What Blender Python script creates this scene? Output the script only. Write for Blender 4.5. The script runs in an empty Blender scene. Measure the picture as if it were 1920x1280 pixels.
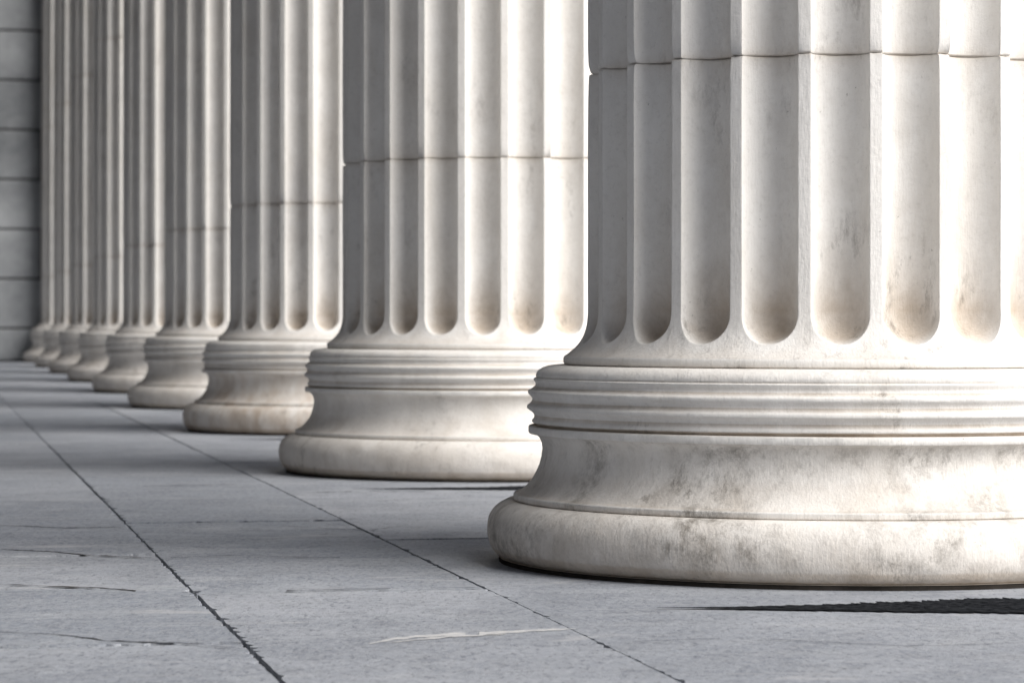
import bpy, bmesh, math, random
from mathutils import Vector, noise
random.seed(4)
S = bpy.context.scene
C = S.collection
PI = math.pi
F = 5500.0; H = 0.477
STEP = 3.43; D1 = 5.852
du = Vector((-0.1963, 0.9805, 0)); dv = Vector((0.9805, 0.1963, 0)); O = Vector((1.823, 0, 0))
ROT = math.atan2(dv.y, dv.x)
def P(u, v, z=0.0): return O + du*u + dv*v + Vector((0, 0, z))
def px(x, y):            # point of the floor seen at a photo pixel
    Y = F*H/(y-600.0); return Vector(((x-960)/F*Y, Y, 0))

# ---------------------------------------------------------------- materials
def nt(name):
    m = bpy.data.materials.new(name); m.use_nodes = True
    t = m.node_tree; t.nodes.clear()
    out = t.nodes.new('ShaderNodeOutputMaterial'); b = t.nodes.new('ShaderNodeBsdfPrincipled')
    t.links.new(b.outputs[0], out.inputs[0]); return m, t, b
def N(t, typ, **k):
    n = t.nodes.new(typ)
    for a, v in k.items(): setattr(n, a, v)
    return n
def mapped(t, scale, src=None, rot=0):
    if src is None:
        g = N(t, 'ShaderNodeNewGeometry'); src = g.outputs['Position']
    if rot:
        r = N(t, 'ShaderNodeMapping'); r.inputs['Rotation'].default_value = (0,0,rot)
        t.links.new(src, r.inputs['Vector']); src = r.outputs[0]
    m = N(t, 'ShaderNodeMapping'); m.inputs['Scale'].default_value = scale
    t.links.new(src, m.inputs['Vector']); return m.outputs[0]
def nz(t, scale=(1,1,1), s=1, detail=4, rough=.55, dist=0, rot=0):
    n = N(t, 'ShaderNodeTexNoise'); n.inputs['Scale'].default_value = s; n.inputs['Detail'].default_value = detail
    n.inputs['Roughness'].default_value = rough; n.inputs['Distortion'].default_value = dist
    t.links.new(mapped(t, scale, rot=rot), n.inputs['Vector']); return n.outputs['Fac']
def rng(t, v, a, b, c=0, d=1):
    m = N(t, 'ShaderNodeMapRange'); m.inputs[1].default_value = a; m.inputs[2].default_value = b
    m.inputs[3].default_value = c; m.inputs[4].default_value = d
    t.links.new(v, m.inputs[0]); return m.outputs[0]
def mth(t, op, a, b):
    m = N(t, 'ShaderNodeMath', operation=op); m.use_clamp = False
    for i, x in enumerate((a, b)):
        if isinstance(x, (int, float)): m.inputs[i].default_value = x
        else: t.links.new(x, m.inputs[i])
    return m.outputs[0]
def mix(t, fac, a, b, mode='MIX'):
    m = N(t, 'ShaderNodeMix', data_type='RGBA', blend_type=mode)
    for i, x in ((0, fac), (6, a), (7, b)):
        if isinstance(x, (int, float)): m.inputs[i].default_value = x
        elif isinstance(x, tuple): m.inputs[i].default_value = (*x, 1)
        else: t.links.new(x, m.inputs[i])
    return m.outputs[2]
def att(t, name):
    a = N(t, 'ShaderNodeAttribute', attribute_name=name); return a.outputs['Fac']
def bump(t, h, dist, strength, normal=None):
    b = N(t, 'ShaderNodeBump'); b.inputs['Distance'].default_value = dist; b.inputs['Strength'].default_value = strength
    t.links.new(h, b.inputs['Height'])
    if normal is not None: t.links.new(normal, b.inputs['Normal'])
    return b.outputs[0]

def marble():
    m, t, b = nt('white_marble')
    geo = N(t, 'ShaderNodeNewGeometry'); sep = N(t, 'ShaderNodeSeparateXYZ'); t.links.new(geo.outputs['Position'], sep.inputs[0])
    py, pz = sep.outputs[1], sep.outputs[2]
    base = mix(t, rng(t, nz(t, s=1.7, detail=5, dist=.6), .35, .68), (.87, .85, .815), (.78, .765, .74))
    base = mix(t, rng(t, nz(t, (1,1,.3), s=6, detail=7, rough=.65, dist=.5), .50, .72, 0, .38), base, (.64, .595, .53))
    # occasional soft grey cloud in the stone
    cl = rng(t, nz(t, (1,1,.5), s=2.6, detail=6, rough=.6, dist=.4), .58, .76, 0, .36)
    base = mix(t, cl, base, (.40, .40, .40))
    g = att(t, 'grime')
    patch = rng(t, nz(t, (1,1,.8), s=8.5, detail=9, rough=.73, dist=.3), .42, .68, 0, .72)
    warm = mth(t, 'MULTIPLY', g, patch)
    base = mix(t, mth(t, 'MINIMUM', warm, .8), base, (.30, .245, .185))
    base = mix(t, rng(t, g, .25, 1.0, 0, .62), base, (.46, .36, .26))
    # dark weather smudges
    sp = rng(t, nz(t, (1,1,.4), s=24, detail=9, rough=.80), .53, .68)
    sp = mth(t, 'MULTIPLY', sp, rng(t, nz(t, s=3.4, detail=5, rough=.6), .47, .62, 0.02, .9))
    sp = mth(t, 'MULTIPLY', sp, rng(t, g, .05, .45, .12, 1))
    base = mix(t, sp, base, (.16, .14, .12))
    # heavier soiling low on the most trodden column
    nm = mth(t, 'MULTIPLY', rng(t, py, 6.6, 7.2, 1, 0), rng(t, pz, .245, .262, 1, 0))
    sm = mth(t, 'MULTIPLY', rng(t, nz(t, (1,1,.8), s=20, detail=10, rough=.86), .45, .62), rng(t, nz(t, (1,1,1.4), s=3.6, detail=5, rough=.62), .44, .61))
    base = mix(t, mth(t, 'MULTIPLY', mth(t, 'MULTIPLY', sm, nm), .80), base, (.14, .122, .10))
    # brown run-off on one column further back
    nm = mth(t, 'MULTIPLY', rng(t, py, 11.2, 11.6, 0, 1), mth(t, 'MULTIPLY', rng(t, py, 13.4, 13.8, 1, 0), rng(t, pz, .15, .33, 1, 0)))
    rs = rng(t, nz(t, (1,1,.22), s=11, detail=8, rough=.7), .42, .64)
    base = mix(t, mth(t, 'MULTIPLY', mth(t, 'MULTIPLY', rs, nm), .6), base, (.40, .285, .19))
    base = mix(t, rng(t, nz(t, s=90, detail=5, rough=.8), .52, .68, 0, .18), base, (.36, .335, .30))
    pit = rng(t, nz(t, s=60, detail=5, rough=.8), .67, .71, 0, .6)
    base = mix(t, pit, base, (.16, .14, .12))
    t.links.new(base, b.inputs['Base Color'])
    b.inputs['Roughness'].default_value = .85; b.inputs['Specular IOR Level'].default_value = .12
    bev = N(t, 'ShaderNodeBevel', samples=3); bev.inputs['Radius'].default_value = .004
    n1 = bump(t, nz(t, s=22, detail=6, rough=.62), .005, .35, bev.outputs[0])
    n2 = bump(t, nz(t, (1,1,.15), s=230, detail=2), .0018, .4, n1)
    n3 = bump(t, nz(t, s=110, detail=4, rough=.76), .0022, .45, n2)
    t.links.new(n3, b.inputs['Normal']); return m
def slate():
    m, t, b = nt('grey_paving_stone')
    R = -ROT
    tint = att(t, 'tint')
    c = mix(t, tint, (.275, .300, .342), (.390, .410, .450))
    c = mix(t, rng(t, nz(t, s=1.6, detail=6, rough=.62, dist=.6), .40, .60, 0, .6), c, (.225, .245, .282))
    c = mix(t, rng(t, nz(t, (.6,1.6,1), s=2.6, detail=8, rough=.70, dist=.8, rot=R), .50, .66, 0, .55), c, (.48, .497, .522))
    c = mix(t, rng(t, nz(t, (1,.6,1), s=11, detail=9, rough=.8), .51, .65, 0, .5), c, (.15, .162, .188))
    c = mix(t, rng(t, nz(t, (1,.4,1), s=75, detail=5, rough=.85), .46, .58, 0, .38), c, (.49, .505, .53))
    c = mix(t, rng(t, nz(t, (1,.3,1), s=95, detail=4, rough=.85), .54, .63, 0, .52), c, (.08, .087, .102))
    w = nz(t, (.5,3.0,1), s=1.6, detail=3, rough=.42, dist=.3, rot=R+.1)
    ln = rng(t, mth(t, 'ABSOLUTE', mth(t, 'SUBTRACT', w, .47), 0), 0, .014, .6, 0)
    ln = mth(t, 'MULTIPLY', ln, rng(t, nz(t, s=2.9, detail=2), .52, .6))
    c = mix(t, ln, c, (.52, .52, .53))
    t.links.new(c, b.inputs['Base Color'])
    t.links.new(rng(t, nz(t, s=8, detail=5), .3, .7, .5, .75), b.inputs['Roughness'])
    b.inputs['Specular IOR Level'].default_value = .3
    n1 = bump(t, nz(t, s=5, detail=6, rough=.65), .02, .45)
    n2 = bump(t, nz(t, s=85, detail=6, rough=.82), .005, .7, n1)
    t.links.new(n2, b.inputs['Normal']); return m
def rough_mat(name, c1, c2, s=8, bd=.003, r=.85, spec=.2):
    m, t, b = nt(name)
    c = mix(t, rng(t, nz(t, s=s, detail=7, rough=.65), .35, .68), c1, c2)
    t.links.new(c, b.inputs['Base Color']); b.inputs['Roughness'].default_value = r
    b.inputs['Specular IOR Level'].default_value = spec
    t.links.new(bump(t, nz(t, s=s*12, detail=5, rough=.7), bd, .6), b.inputs['Normal']); return m
M = marble(); SL = slate()
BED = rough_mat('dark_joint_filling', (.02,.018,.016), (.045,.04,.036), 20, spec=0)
CRK = rough_mat('crack_dirt', (.05,.052,.058), (.16,.165,.175), 30, spec=0)
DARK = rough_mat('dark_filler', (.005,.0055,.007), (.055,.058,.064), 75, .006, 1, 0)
PALE = rough_mat('pale_scrape', (.62,.615,.60), (.44,.445,.46), 60, .001)
WALL = rough_mat('grey_wall_stone', (.40,.415,.43), (.13,.14,.15), .8, .004)
PLASTER = rough_mat('porch_stone', (.13,.13,.132), (.09,.09,.095), 1.3)
GROUND = rough_mat('ground_stone', (.30,.295,.28), (.24,.235,.23), .5)

# ---------------------------------------------------------------- helpers
def link(name, verts, faces, mat, parent=None, smooth=True, grime=None, ang=38, loc=None):
    me = bpy.data.meshes.new(name); me.from_pydata(verts, [], faces); me.update()
    bm = bmesh.new(); bm.from_mesh(me)
    lay = bm.verts.layers.float.new('grime') if grime is not None else None
    if lay is not None:
        bm.verts.ensure_lookup_table()
        for i, g in enumerate(grime): bm.verts[i][lay] = g
    bmesh.ops.remove_doubles(bm, verts=bm.verts, dist=1e-5)
    bmesh.ops.recalc_face_normals(bm, faces=bm.faces)
    bm.to_mesh(me); bm.free()
    if smooth:
        for p in me.polygons: p.use_smooth = True
        me.set_sharp_from_angle(angle=math.radians(ang))
    me.materials.append(mat)
    o = bpy.data.objects.new(name, me); C.objects.link(o)
    if parent: o.parent = parent
    if loc: o.location = loc
    return o
def lathe(name, prof, mat, parent, seg=224, amp=.0008, caps=True):
    """prof: list of (radius, z, grime)"""
    V, Fc, G = [], [], []
    for (r, z, g) in prof:
        for j in range(seg):
            a = 2*PI*j/seg
            p = Vector((math.cos(a), math.sin(a), 0))
            q = p*r*7 + Vector((0,0,z*9))
            rr = r + amp*noise.noise(q) + amp*.7*noise.noise(q*4.1)
            V.append((p.x*rr, p.y*rr, z)); G.append(g)
    n = len(prof)
    for i in range(n-1):
        for j in range(seg):
            k = (j+1) % seg
            Fc.append((i*seg+j, i*seg+k, (i+1)*seg+k, (i+1)*seg+j))
    if caps:
        Fc.append(tuple(range(seg))); Fc.append(tuple((n-1)*seg+j for j in range(seg)))
    return link(name, V, Fc, mat, parent, grime=G)
def boxes(name, bl, mat, parent=None, smooth=False, bevel=0):
    """bl: list of (u0,u1,v0,v1,z0,z1)"""
    bm = bmesh.new()
    for (u0,u1,v0,v1,z0,z1) in bl:
        vs = [bm.verts.new(P(u, v, z)) for z in (z0,z1) for (u,v) in ((u0,v0),(u1,v0),(u1,v1),(u0,v1))]
        for f in ((0,1,2,3),(4,5,6,7),(0,1,5,4),(1,2,6,5),(2,3,7,6),(3,0,4,7)): bm.faces.new([vs[i] for i in f])
    bmesh.ops.recalc_face_normals(bm, faces=bm.faces)
    if bevel: bmesh.ops.bevel(bm, geom=bm.edges[:], offset=bevel, segments=2, affect='EDGES', profile=.6)
    me = bpy.data.meshes.new(name); bm.to_mesh(me); bm.free(); me.materials.append(mat)
    o = bpy.data.objects.new(name, me); C.objects.link(o)
    if parent: o.parent = parent
    return o

# ---------------------------------------------------------------- the column
def shaft_r(z):
    r = .5 - .06*(max(z-1.0,0)/8.0)**1.9
    if z < .53:
        s = max(0, (z-.407)/.123); r += .0455*(1-s)**4.2
    return r
PER = 2*PI/24; FRAC = .41; DEP = .052; K = 20; ZC = .487; WE = .0555
samples = []     # (angle, sin phi or 0 for fillets)
for f in range(24):
    c = -PI/2 + (f+.5)*PER + math.radians(1.5)
    for k in range(K+1):
        ph = PI*k/K; samples.append((c - FRAC*PER*math.cos(ph), math.sin(ph) if 0 < k < K else 0))
    for q in (.33, .66):
        samples.append((c + FRAC*PER + q*(1-2*FRAC)*PER, 0))
NS = len(samples)
def chip(a, z, sn, d, seed):
    """wear of the drum edges, stronger on the fillets"""
    n = noise.noise(Vector((math.cos(a)*9, math.sin(a)*9, z*5+seed))) + .6*noise.noise(Vector((math.cos(a)*31, math.sin(a)*31, z*7+seed)))
    w = max(0, n+.16)*(.018 if sn == 0 else .004)
    return w*math.exp(-d/.010)
def drum(z0, z1, first, parent, last=False):
    rows = []; V = []; G = []
    def add(fn): rows.append([fn(a, sn) for (a, sn) in samples])
    def pt(a, r, z, g):
        q = Vector((math.cos(a)*4, math.sin(a)*4, z*3))
        r += .0009*noise.noise(q*2)
        return (r*math.cos(a), r*math.sin(a), z, g)
    if first:
        for (r, z, g) in ((.543,.3885,.7),(.5475,.390,.4),(.5495,.394,.15),(.5495,.401,.15),(.548,.405,.2)):
            add(lambda a, sn: pt(a, r, z, g))
        for i in range(9):
            s = i/8
            def fn(a, sn):
                zb = ZC - WE*sn; z = .407 + (zb-.407)*s
                return pt(a, shaft_r(z), z, .34*(1-s)+.14)
            add(fn)
        for i in range(1, 9):
            s = i/8
            def fn(a, sn):
                z = ZC - WE*sn*math.cos(PI/2*s)
                d = DEP*sn*math.sin(PI/2*s)
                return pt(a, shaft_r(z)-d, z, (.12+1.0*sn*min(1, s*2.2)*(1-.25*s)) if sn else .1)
            add(fn)
        zs = [ZC+.008, ZC+.02, ZC+.035, ZC+.055, ZC+.08, .60, .66, .74, .82, .88]
    else:
        zs = [z0+.0004, z0+.0028, z0+.008, z0+.02, z0+.05]
        n = 7
        zs += [z0+.05+(z1-z0-.1)*i/n for i in range(1, n)]
    if not last: zs += [z1-.05, z1-.02, z1-.008, z1-.0028, z1-.0004]
    else: zs += [z1-.05, z1]
    for z in zs:
        def fn(a, sn):
            d1 = z1 - z; d0 = z - z0
            r = shaft_r(z) - DEP*sn
            if not last:
                r -= chip(a, z1, sn, d1, 3.0)
                if d1 < .001: r -= .0045
            if not first:
                r -= chip(a, z0, sn, d0, 8.0)
                if d0 < .001: r -= .0045
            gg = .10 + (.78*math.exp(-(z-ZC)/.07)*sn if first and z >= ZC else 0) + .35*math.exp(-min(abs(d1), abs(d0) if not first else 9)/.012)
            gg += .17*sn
            return pt(a, r, z, gg)
        add(fn)
    for R in rows:
        for p in R: V.append(p[:3]); G.append(p[3])
    Fc = []
    for i in range(len(rows)-1):
        for j in range(NS):
            k = (j+1) % NS
            Fc.append((i*NS+j, i*NS+k, (i+1)*NS+k, (i+1)*NS+j))
    for i in (0, len(rows)-1):
        c = len(V); V.append((0, 0, rows[i][0][2])); G.append(.1)
        for j in range(NS): Fc.append((c, i*NS+j, i*NS+(j+1) % NS))
    return link('shaft_drum', V, Fc, M, parent, grime=G, ang=32)

GRP = 'fluted columns standing in a row along the porch'
LABELS = [
 'nearest fluted white column, cropped by the right edge, with grimy stained bottom torus',
 'second column back, filling the middle, its base half hidden behind the stained nearest base',
 'third column back, with brownish streaked scotia, overlapped by the wide middle column',
 'fourth white fluted column counted from the front, just left of the brown streaked base',
 'fifth white fluted column counted from the front of the row',
 'sixth white fluted column counted from the front of the row',
 'seventh white fluted column from the front, third from the far grey wall',
 'eighth white fluted column from the front, next to last before the grey wall',
 'farthest fluted column of the row, a thin sliver standing against the grey block wall']
def label(o, lab, cat, grp=None):
    o['label'] = lab; o['category'] = cat; o['kind'] = 'thing'
    if grp: o['group'] = grp
root = bpy.data.objects.new('fluted_column', None); C.objects.link(root)
# thin near-black ring standing in for the contact shadow under the base
lathe('contact_shadow_ring', [(.50,-.002,.9),(.678,-.002,.9),(.677,.0072,.9),(.50,.0072,.9)], BED, root, amp=.003)
# bottom torus
prof = [(.60,.0065,.9),(.668,.0065,.9),(.678,.009,.95)]
for i in range(1, 24):
    a = -PI/2*.93 + PI*.93*i/24
    ca = max(0, math.cos(a))
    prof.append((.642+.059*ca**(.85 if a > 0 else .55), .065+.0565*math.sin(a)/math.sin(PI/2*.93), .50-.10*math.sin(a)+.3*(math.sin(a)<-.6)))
prof += [(.640,.1215,.9),(.60,.1215,.9)]
lathe('bottom_torus', prof, M, root, amp=.0028)
# scotia with its fillets
prof = [(.60,.1205,.9),(.6435,.1205,.9),(.6485,.1225,.5),(.6490,.132,.25),(.6465,.1345,.3),(.6405,.135,.6)]
cz = [(.633,.139),(.622,.148),(.612,.160),(.603,.174),(.5965,.189),(.592,.205),(.590,.221),(.5915,.233),(.5955,.2425),(.6015,.2488),(.607,.2515)]
for i, (r, z) in enumerate(cz): prof.append((r, z, .46 if i < 4 else .34))
prof += [(.6125,.252,.6),(.6165,.2525,.35),(.618,.2545,.15),(.618,.2655,.15),(.6165,.2675,.3),(.606,.2685,1),(.59,.2687,1)]
lathe('scotia', prof, M, root, amp=.0020)
# reeded upper torus: worn bands with rounded arrises
prof = [(.59,.2680,1),(.6035,.2690,1),(.6055,.2725,.9)]
ar = [(.6110,.2750),(.6205,.3040),(.6190,.3330),(.6080,.3590)]
prof.append((ar[0][0]-.001, ar[0][1]-.001, .5)); 
for (a, b, dp) in ((0,1,.0075),(1,2,.0080),(2,3,.0070)):
    (r0,z0),(r1,z1) = ar[a], ar[b]
    prof.append((r0-.0002, z0+.0012, .15)); prof.append((r0-.0004, z0+.0034, .15)); prof.append((r0-.0022, z0+.0056, .2))
    for i in range(1, 10):
        s = i/10; prof.append((r0+(r1-r0)*s-dp*math.sin(PI*s)**.85-.0022*(1-s)-.0010*s, z0+.0056+(z1-z0-.0088)*s, .22+.55*math.sin(PI*s)*(s<.5)))
    prof.append((r1-.0006, z1-.0020, .15))
prof += [(.6082,.3602,.15),(.6065,.3622,.25),(.6025,.3636,.5)]
for (r, z) in ((.6040,.3665),(.6030,.3720),(.5990,.3778),(.5915,.3828),(.5810,.3862),(.5680,.3879)): prof.append((r, z, .28))
prof += [(.552,.3884,.7),(.50,.3884,.7)]
lathe('reeded_torus', prof, M, root, amp=.0022)
zj = [.3885, .965, 2.65, 4.33, 6.0, 7.6, 8.7]
for i in range(6): drum(zj[i], zj[i+1], i == 0, root, last=(i == 5))
lathe('capital', [(.42,8.7,.1),(.45,8.72,.1),(.45,8.76,.1),(.44,8.78,.1),(.50,8.84,.1),(.56,8.90,.1),(.60,8.98,.1),(.60,9.02,.1)], M, root, seg=96)
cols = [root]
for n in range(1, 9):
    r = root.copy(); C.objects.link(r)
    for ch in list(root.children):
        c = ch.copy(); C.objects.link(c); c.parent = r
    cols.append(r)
for n, r in enumerate(cols):
    Y = D1 + n*STEP
    r.location = (1.823 - .2002*Y, Y, 0)
    label(r, LABELS[n], 'column', GRP)

# ---------------------------------------------------------------- the floor: slabs with open, chipped joints
def edge_pts(a, b, step, amp, seed):
    n = max(1, int((b-a).length/step)); out = []
    nrm = (b-a).normalized().cross(Vector((0,0,1)))     # outward jitter axis
    for i in range(n):
        p = a.lerp(b, i/n)
        w = 0 if i == 0 else abs(noise.noise(Vector((p.x*11+seed, p.y*11, seed))))*amp*.8 + max(0, noise.noise(Vector((p.x*38, p.y*38+seed, 3)))-.15)*amp*5.5
        out.append(p - nrm*w)
    return out
strips = [(-5.2,-4.2),(-4.2,-3.2),(-3.2,-2.2),(-2.2,-1.325),(-1.325,-.809),(-.809,.95)]
cuts = {3:[-2.5,-.8,.9,2.6,4.70,5.62,6.36,8.2,10.1], 4:[-2.5,.2,2.2,3.55,5.47,7.3,9.35,11.2], 5:[-2.5,1.5,6.66-3.5-.03,6.66,6.66+3.5,6.66+7.0]}
bm = bmesh.new(); lay = bm.verts.layers.float.new('tint')
for si, (v0, v1) in enumerate(strips):
    cs = list(cuts.get(si, [-2.5]))
    while cs[-1] < 34.6:
        cs.append(cs[-1] + (3.5 if si == 5 else random.uniform(1.5, 2.3)))
    for a, b in zip(cs[:-1], cs[1:]):
        near = a < 14 and si >= 3
        g = .0022; gc = .0080
        g0 = (g*1.0 if si == 4 else (g*.75 if si == 5 else g)); g1 = (g*1.0 if si == 3 else (g*.75 if si == 4 else g))
        am0 = 1.5 if si == 4 else (.85 if si == 5 else 1); am1 = 1.5 if si == 3 else (.85 if si == 4 else 1)
        va, vb = v0+g0, v1-g1
        ua, ub = a+gc, b-gc
        if ub > 34.6: ub = 34.6
        st = .011 if near else .25; amp = .0038 if near else .002
        c = [P(ua,va), P(ua,vb), P(ub,vb), P(ub,va)]
        sd = random.random()*50
        loop = []
        for i in range(4):
            e0, e1 = c[i], c[(i+1) % 4]
            loop += edge_pts(e0, e1, st, amp*(1.6, am1, 1.6, am0)[i], sd+i)
        dz = random.uniform(-.0012, .0012); tn = random.random()
        top = [bm.verts.new((p.x, p.y, dz)) for p in loop]
        bot = [bm.verts.new((p.x, p.y, -.03)) for p in loop]
        for v in top+bot: v[lay] = tn
        bm.faces.new(top)
        n = len(top)
        for i in range(n):
            k = (i+1) % n; bm.faces.new((top[i], bot[i], bot[k], top[k]))
bmesh.ops.recalc_face_normals(bm, faces=bm.faces)
me = bpy.data.meshes.new('floor'); bm.to_mesh(me); bm.free(); me.materials.append(SL)
floor = bpy.data.objects.new('floor', me); C.objects.link(floor); floor['kind'] = 'structure'
boxes('joint_filling', [(-2.6,34.6,-5.25,.94,-.09,-.010)], BED, floor)
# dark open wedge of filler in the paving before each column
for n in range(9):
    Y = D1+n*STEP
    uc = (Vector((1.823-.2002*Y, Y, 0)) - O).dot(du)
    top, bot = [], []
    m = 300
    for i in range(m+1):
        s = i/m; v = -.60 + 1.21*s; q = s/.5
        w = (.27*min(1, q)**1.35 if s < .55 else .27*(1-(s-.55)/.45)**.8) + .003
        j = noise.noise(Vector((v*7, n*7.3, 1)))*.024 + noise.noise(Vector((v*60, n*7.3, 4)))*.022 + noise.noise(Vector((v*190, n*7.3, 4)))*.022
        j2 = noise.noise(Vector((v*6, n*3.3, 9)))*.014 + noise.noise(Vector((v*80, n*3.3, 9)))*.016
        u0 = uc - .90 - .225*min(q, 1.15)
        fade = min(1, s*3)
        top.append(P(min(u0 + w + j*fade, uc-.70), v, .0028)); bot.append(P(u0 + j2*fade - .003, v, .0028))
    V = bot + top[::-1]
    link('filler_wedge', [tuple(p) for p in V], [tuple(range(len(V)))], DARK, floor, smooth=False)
# thin ragged sheets on the slabs: pale scrape and dark cracks
def ragged(name, pts, width, mat, z, seed, gap=0.0, n=90):
    seg = [px(*p) for p in pts]; L = [0]
    for a, b in zip(seg[:-1], seg[1:]): L.append(L[-1]+(b-a).length)
    up, lo = [], []
    def flush():
        if len(up) > 2:
            V = lo + up[::-1]
            quads = [(i, i+1, len(V)-2-i, len(V)-1-i) for i in range(len(up)-1)]
            out.append((V, quads))
        up.clear(); lo.clear()
    out = []
    for k in range(n+1):
        s = k/n; d = s*L[-1]
        i = max(j for j in range(len(L)-1) if L[j] <= d+1e-9); q = (d-L[i])/(L[i+1]-L[i])
        p = seg[i].lerp(seg[i+1], q)
        p = p + Vector((0, .022*noise.noise(Vector((d*6, seed, 0))) + .008*noise.noise(Vector((d*40, seed, 2))), 0))
        w = width*(math.sin(PI*s)**.5+.05)*(.65+.9*noise.noise(Vector((d*30, seed, 5))))
        if gap and noise.noise(Vector((d*7, seed, 7))) > gap: flush(); continue
        w = max(w, width*.12)
        up.append(Vector((p.x, p.y+w/2, z))); lo.append(Vector((p.x, p.y-w/2, z)))
    flush()
    V, Fs = [], []
    for vs, q in out:
        o = len(V); V += [tuple(v) for v in vs]; Fs += [tuple(i+o for i in f) for f in q]
    link(name, V, Fs, mat, floor, smooth=False)
ragged('pale_scrape', [(690,1208),(740,1200),(800,1194),(870,1189),(930,1186),(1000,1183),(1080,1180)], .055, PALE, .0018, 1.0, .4, 200)
ragged('pale_scrape', [(730,1206),(800,1200),(880,1193),(950,1190)], .028, PALE, .0020, 5.0, .02, 140)
for i, (pts, w) in enumerate((
    ([(-10,1030),(90,1034),(150,1040),(290,1047)], .020), ([(-10,1096),(120,1101),(180,1103),(345,1116)], .020),
    ([(432,1110),(560,1108)], .018), ([(560,1108),(720,1103),(905,1102)], .011), ([(-10,1186),(130,1193),(200,1200),(330,1206),(450,1216)], .011),
    ([(300,1047),(420,1042),(640,1046),(790,1056)], .011), ([(-10,985),(120,990),(240,988)], .016), ([(515,985),(690,995),(760,985)], .011),
    ([(200,915),(330,911),(470,908)], .016), ([(600,1003),(690,996)], .016), ([(1140,1205),(1400,1196),(1700,1212),(1930,1205)], .005),
    ([(540,925),(700,921),(930,923)], .018))):
    ragged('crack', pts, w, CRK if i > 2 else BED, .0016, 10+i*3.7, .30, 140)

# steps down to the ground outside, ground sheet
st = boxes('steps', [(-2.6,34.6,.952,1.35,-.30,-.155),(-2.6,34.6,1.353,1.75,-.45,-.31),(-2.6,34.6,1.753,2.15,-.6,-.46),(-2.6,34.6,.90,.945,-.6,-.095)], GROUND, bevel=.006)
st['kind'] = 'structure'
g = link('ground', [(-400,-400,-.6),(400,-400,-.6),(400,600,-.6),(-400,600,-.6)], [(0,1,2,3)], GROUND, smooth=False); g['kind'] = 'structure'

# ---------------------------------------------------------------- far wall of stone blocks
wall = bpy.data.objects.new('block_wall', None); C.objects.link(wall)
UW = (Vector((1.823-.2002*33.45, 33.45, 0))-O).dot(du)
label(wall, 'grey stone block wall closing the far end of the porch behind the columns', 'wall')
zs = [.012, .384] + [.384+.563*k for k in range(1, 16)]
bl = []
for i in range(len(zs)-1):
    v = -5.2 - (i % 2)*1.1
    while v < .6:
        a, b = max(v, -5.2), min(v+2.35, .6)
        if b-a > .05: bl.append((UW, UW+.35, a+.006, b-.006, zs[i]+.008, zs[i+1]-.008))
        v += 2.35
boxes('stone_courses', bl, WALL, wall, bevel=.022)
boxes('wall_core', [(UW+.02, UW+.6, -5.2, .58, 0.0, 8.9)], BED, wall)

# unseen ceiling of the porch, and inner side wall added to block sky light
iw = boxes('unseen_porch_wall', [(-2.6, 34.6, -5.6, -5.25, -.6, 9.0)], PLASTER); iw['kind'] = 'structure'
ce = boxes('ceiling', [(-2.6, 34.9, -5.6, .85, 9.7, 10.1)], PLASTER); ce['kind'] = 'structure'
be = boxes('entablature', [(-2.6, 34.9, -.62, .62, 9.03, 9.69)], PLASTER); be['kind'] = 'structure'

# ---------------------------------------------------------------- light
EL = math.radians(35); AZ = math.radians(31)
d = Vector((math.cos(AZ)*math.cos(EL), -math.sin(AZ)*math.cos(EL), math.sin(EL)))
sl = bpy.data.lights.new('sun', 'SUN'); sl.energy = 5.0; sl.angle = math.radians(58); sl.color = (1, .985, .965)
so = bpy.data.objects.new('sun', sl); C.objects.link(so)
so.rotation_euler = d.to_track_quat('Z', 'Y').to_euler(); so.location = (20, -10, 20)
w = bpy.data.worlds.new('World'); S.world = w; w.use_nodes = True
t = w.node_tree; bg = t.nodes['Background']
sk = t.nodes.new('ShaderNodeTexSky'); sk.sky_type = 'NISHITA'; sk.sun_disc = False
sk.sun_elevation = EL; sk.sun_rotation = math.radians(90)+AZ; sk.dust_density = 3; sk.air_density = .8
t.links.new(sk.outputs[0], bg.inputs[0]); bg.inputs[1].default_value = .075

# ---------------------------------------------------------------- camera
cd = bpy.data.cameras.new('camera'); co = bpy.data.objects.new('camera', cd); C.objects.link(co)
co.location = (0, 0, H); co.rotation_euler = (PI/2, 0, 0)
cd.sensor_width = 36; cd.lens = F/1920*36; cd.shift_y = -40/1920; cd.clip_end = 2000; cd.clip_start = .05
cd.dof.use_dof = True; cd.dof.focus_distance = 5.3; cd.dof.aperture_fstop = 9
S.camera = co
S.view_settings.view_transform = 'Standard'; S.view_settings.look = 'None'; S.view_settings.exposure = 0
